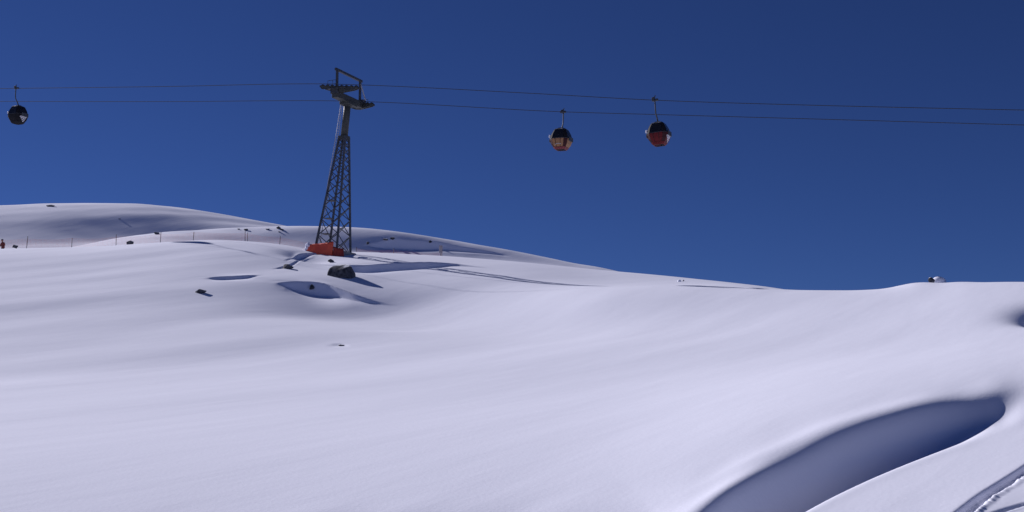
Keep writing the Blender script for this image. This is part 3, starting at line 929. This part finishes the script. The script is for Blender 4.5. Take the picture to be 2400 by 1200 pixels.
make_gondola(40, -1, 'black gondola cabin with white lattice emblem hanging left of the tower', M_BLACK, None, M_GLASS, 'truss', 0.02, hang=2.02, shift=0.42, seams=False)
make_gondola(1319, 1, 'tan gondola cabin with coral underside on the lower rope', M_TAN, (M_CORAL, M_MAROON), M_GLASS, 'arc', 0.03, hang=1.75, shift=0.40)
make_gondola(1536, -1, 'dark red gondola cabin with pale emblem on the upper rope', M_RED, (M_RED, M_MAROON), M_GLASS, 'truss', -0.045, hang=2.0, shift=0.42)

# ------------------------------------------------------------------ rocks
def rock(px, py, w, h, depth, label, seed, n=26, d=None, sink=0.35, rot=0.0, group=None, cap=False, pts=None, cat='rock'):
    n = 13
    p = at_dist(px, py, d) if d else hit(px, py)
    r = random.Random(seed)
    bm = bmesh.new()
    if pts:
        for q in pts: bm.verts.new(q)
    else:
        for i in range(n):
            v = Vector((r.gauss(0, 1), r.gauss(0, 1), r.gauss(0, 1))).normalized()
            v *= r.uniform(0.62, 1.0)
            bm.verts.new((v.x * w / 2, v.y * depth / 2, v.z * h * 0.62 + h * (0.62 - sink)))
    res = bmesh.ops.convex_hull(bm, input=bm.verts)
    junk = [e for e in res['geom_interior'] if isinstance(e, bmesh.types.BMVert)]
    if junk: bmesh.ops.delete(bm, geom=junk, context='VERTS')
    bmesh.ops.dissolve_limit(bm, angle_limit=math.radians(9), verts=bm.verts, edges=bm.edges)
    bmesh.ops.bevel(bm, geom=bm.edges[:], offset=0.04 * min(w, h), segments=1, affect='EDGES', profile=0.6)
    bmesh.ops.triangulate(bm, faces=bm.faces)
    bmesh.ops.subdivide_edges(bm, edges=bm.edges[:], cuts=2, use_grid_fill=True)
    ws = [(Vector((r.uniform(-1, 1), r.uniform(-1, 1), r.uniform(-1, 1))) * r.uniform(5, 16) / w, r.uniform(0, 6.28)) for _ in range(14)]
    bm.normal_update()
    for v in bm.verts:
        nn = sum(math.sin(v.co.dot(k) + f) for k, f in ws) / 14
        v.co += v.normal * nn * 0.12 * min(w, h)
    me = bpy.data.meshes.new('rock'); bm.to_mesh(me); bm.free()
    me.materials.append(M_ROCK)
    o = bpy.data.objects.new('rock', me); col.objects.link(o)
    o.location = p; o.rotation_euler = (0, 0, rot)
    tag(o, label, cat, group)
    return o

G1 = 'rocks breaking through the snow near the tower'
G2 = 'rocks on the ridge behind the tower'
G3 = 'rocks on the far hill'
G4 = 'rocks along the crest of the slope'
big = [(-1.45, -0.2, -0.5), (-1.35, -0.5, 0.25), (-1.05, -0.3, 0.75), (-0.55, -0.55, -0.6), (-0.75, -0.75, 0.1), (-0.35, 0.25, 1.28), (0.35, 0.4, 1.38), (0.85, 0.2, 1.2),
       (1.05, -0.5, 0.95), (0.35, -0.95, 0.55), (0.2, -1.05, -0.5), (1.15, -0.9, -0.4), (1.42, -0.3, 0.25), (1.25, 0.6, 0.2), (0.3, 1.3, 0.3), (-0.9, 1.2, 0.3), (0.0, 1.2, -0.8), (1.2, 0.9, -0.7), (-1.2, 0.8, -0.6)]
big = [(x * 0.9 + 0.05 * math.sin(9 * z), y * 0.9, z * 0.86) for x, y, z in big]
rock(798, 647, 2.9, 1.9, 2.2, 'largest dark boulder, below the tower, beside a blue shadow', 1, pts=big, group=G1)
rock(471, 686, 1.05, 0.5, 1.0, 'small grey rock alone on the slope below a short shadow', 2, group=G1, sink=0.5)
rock(731, 680, 0.55, 0.55, 0.5, 'small dark rock inside the crescent shadow below the boulder', 3, group=G1, sink=0.2)
rock(672, 629, 1.5, 0.6, 0.8, 'low flat rock at the lower end of the furrow left of the padding', 4, group=G1)
rock(775, 615, 0.75, 0.42, 0.6, 'little dark rock between the orange padding and the large boulder', 5, group=G1)
rock(800, 811, 0.55, 0.22, 0.5, 'tiny rock nearly buried low in the middle of the slope', 6, group=G1, sink=0.5)
rock(36, 580, 0.75, 0.5, 0.6, 'small rock on the crest right of the person', 7, d=129.0, group=G4, sink=0.25)
rock(303, 571, 1.0, 0.6, 0.7, 'pointed dark rock between two net posts behind the left crest', 8, d=130.5, group=G4, sink=0.35)
rock(2184, 668, 0.75, 0.85, 0.7, 'dark rock beside the snow lump on the right crest', 9, d=97.0, group=G4, sink=0.5)
sl_ = at_dist(2200, 664, 98.2)
o = lump('snow_lump', (0, 0, 0.12), 0.56, 0.5, 0.42, M_SNOW, 12, None, 3, 0.08); o.location = sl_
tag(o, 'white rounded snow lump beside the dark rock on the right crest', 'snow lump')
rock(120, 484, 2.4, 0.7, 1.2, 'dark rock just below the top of the far left hill', 10, group=G3, sink=0.3)
rock(280, 513, 0.9, 0.3, 0.8, 'lone small rock midway down the far left hill', 11, group=G3, sink=0.75)
rock(367, 549, 1.1, 0.5, 0.7, 'small dark rock at the left end of the ridge behind', 12, group=G2)
rock(559, 538, 0.55, 0.25, 0.5, 'faint leftmost rock of the group below the ridge top', 13, group=G2)
rock(577, 540, 1.0, 0.4, 0.7, 'dark wedge rock near the ridge top left of the cluster', 14, group=G2)
rock(627, 538, 0.9, 0.34, 0.7, 'leftmost rock of the cluster under the ridge top', 15, group=G2)
rock(652, 536, 1.1, 0.46, 0.8, 'topmost darkest rock of the cluster under the ridge top', 16, group=G2)
rock(661, 540, 0.8, 0.38, 0.7, 'rightmost rock of the cluster under the ridge top', 17, group=G2)
rock(655, 544, 0.6, 0.22, 0.6, 'lowest small rock of the cluster under the ridge top', 18, group=G2)
rock(903, 563, 1.3, 0.35, 0.8, 'long thin rock along the broken lip right of the tower', 19, group=G2)
rock(920, 561, 1.1, 0.45, 0.8, 'dark rock at the right end of the broken lip right of the tower', 20, group=G2)
rock(1009, 569, 1.0, 0.45, 0.8, 'dark rock above the grey board on the ridge', 21, group=G2)
rock(862, 572, 0.9, 0.5, 0.7, 'rounded shaded rock at the left end of the broken lip', 22, group=G2)
rock(1602, 660, 0.2, 0.2, 0.2, 'speck of rock on the crest far right of the tracks', 23, group=G4, sink=0.2)

# ------------------------------------------------------------------ snow nets with posts
def net_fence(spec, d0, label, net=True):
    """spec: photo columns of the posts; the fence stands on the ground behind the crest"""
    base = [at_dist(px, 580, d) for px, d in spec]
    f = empty('snow_net_fence', base[0], label, 'fence')
    o0 = base[0]
    for i, b in enumerate(base):
        h_ = 1.15 + 0.12 * math.sin(i * 2.3)
        lean = Vector((0.06 * math.sin(i * 1.7), 0.05, 0))
        MB().tube([b - o0 - UP * 0.3, b - o0 + UP * h_ + lean], 0.032, 8).build('post', M_POST, f, True)
    if not net: return f
    for i in range(len(base) - 1):
        a, b = base[i], base[i + 1]
        n = int((b - a).length / 0.13) + 1
        mb = MB(); hgt = 0.85; nh = 6
        foot_ = [a.lerp(b, k / n) for k in range(n + 1)]
        for p in foot_: p.z = ground_z(p.x, p.y)
        fr = lambda k, j: foot_[k] - o0 + UP * (0.12 + hgt * j / nh - 0.12 * math.sin(math.pi * k / n) * j / nh)
        wd = 0.0042
        dirh = (b - a).normalized()
        for k in range(n + 1):
            p, q = fr(k, 0), fr(k, nh)
            mb.add([p - dirh * wd, p + dirh * wd, q + dirh * wd, q - dirh * wd], [(0, 1, 2, 3)])
        for j in range(nh + 1):
            for k in range(n):
                p, q = fr(k, j), fr(k + 1, j)
                mb.add([p - UP * wd, q - UP * wd, q + UP * wd, p + UP * wd], [(0, 1, 2, 3)])
        mb.build('net', M_NET, f)
    return f
net_fence([(-60, 130.5), (62, 131), (168, 133), (272, 134), (375, 134.5), (452, 135.0), (574, 135.0), (580, 135.3), (655, 136), (740, 139)], 0,
          'orange snow net on dark posts behind the crest left of the tower')
net_fence([(835, 146), (922, 146.5), (1036, 147)], 0, 'orange snow net on dark posts behind the shoulder right of the tower')
b = at_dist(1033, 590, 146.0)
bd = empty('marker_board', b, 'small grey upright board at the end of the right snow net', 'board')
MB().box((0, 0, 1.35), (0.42, 0, 0), (0, 0.04, 0), (0, 0, 0.9)).build('panel', M_SIGN, bd, False, 0.01)
MB().tube([(0, 0.05, -0.2), (0, 0.05, 1.6)], 0.04, 8).build('post', M_POST, bd, True)
o = lump('snow_lump', (0, 0, 0.06), 0.18, 0.16, 0.13, M_SNOW, 14, None, 3, 0.1); o.location = hit(1600 - 8, 660)
tag(o, 'tiny snow lump beside the rock speck far right of the tracks', 'snow lump')

# ------------------------------------------------------------------ person behind the left crest
def skin_figure(name, verts, edges, radii, mat, parent, root=0, sub=2):
    me = bpy.data.meshes.new(name)
    me.from_pydata(verts, edges, []); me.update()
    o = bpy.data.objects.new(name, me); col.objects.link(o)
    me.materials.append(mat)
    o.modifiers.new('skin', 'SKIN')
    if not me.skin_vertices: me.skin_vertices.new()
    for i, sv in enumerate(me.skin_vertices[0].data):
        sv.radius = (radii[i], radii[i]) if not isinstance(radii[i], tuple) else radii[i]
        sv.use_root = (i == root)
    m = o.modifiers.new('sub', 'SUBSURF'); m.levels = sub; m.render_levels = sub
    if parent is not None: o.parent = parent
    return o
pp = at_dist(7, 580, 149.0)
person = empty('person', pp, 'person in maroon jacket and dark hat behind the crest at the left edge', 'person')
person.rotation_euler = (0, 0, math.radians(150))
bv = [(0, 0, 0.92), (0, 0.02, 1.12), (0, 0.06, 1.38), (0, 0.09, 1.50), (0, 0.12, 1.58), (0, 0.14, 1.70),
      (-0.10, 0, 0.88), (-0.15, 0.06, 0.50), (-0.16, -0.02, 0.10), (-0.16, 0.14, 0.05),
      (0.10, 0, 0.88), (0.16, 0.10, 0.50), (0.17, 0.0, 0.10), (0.17, 0.16, 0.05),
      (-0.19, 0.06, 1.40), (-0.33, 0.06, 1.14), (-0.30, 0.26, 0.98), (0.19, 0.06, 1.40), (0.34, 0.08, 1.14), (0.30, 0.28, 1.00)]
be = [(0, 1), (1, 2), (2, 3), (3, 4), (4, 5), (0, 6), (6, 7), (7, 8), (8, 9), (0, 10), (10, 11), (11, 12), (12, 13), (2, 14), (14, 15), (15, 16), (2, 17), (17, 18), (18, 19)]
br = [0.16, 0.15, 0.17, 0.07, 0.07, 0.10, 0.11, 0.075, 0.06, 0.05, 0.11, 0.075, 0.06, 0.05, 0.085, 0.06, 0.045, 0.085, 0.06, 0.045]
skin_figure('body', bv, be, br, M_TROUSER, person)
jv = [(0, 0, 0.80), (0, 0.0, 0.98), (0, 0.02, 1.14), (0, 0.06, 1.38), (0, 0.085, 1.50), (-0.20, 0.06, 1.40), (-0.34, 0.06, 1.14), (-0.31, 0.22, 1.01), (0.20, 0.06, 1.40), (0.35, 0.08, 1.14), (0.31, 0.24, 1.03)]
je = [(0, 1), (1, 2), (2, 3), (3, 4), (3, 5), (5, 6), (6, 7), (3, 8), (8, 9), (9, 10)]
skin_figure('jacket', jv, je, [(0.25, 0.21), (0.22, 0.19), (0.19, 0.18), (0.20, 0.18), 0.09, 0.11, 0.085, 0.07, 0.11, 0.085, 0.07], M_JACKET, person)
hat = lump('hat', (0, 0.14, 1.76), 0.125, 0.14, 0.10, M_TROUSER, 5, person, 3, 0.02)
face = lump('face', (0, 0.185, 1.665), 0.085, 0.085, 0.115, M_SKIN, 6, person, 3, 0.03)
lump('nose', (0, 0.275, 1.665), 0.016, 0.022, 0.026, M_SKIN, 7, face, 2, 0.0)
for x in (-0.033, 0.033):
    lump('eye', (x, 0.262, 1.695), 0.012, 0.008, 0.008, M_TROUSER, 8, face, 2, 0.0)
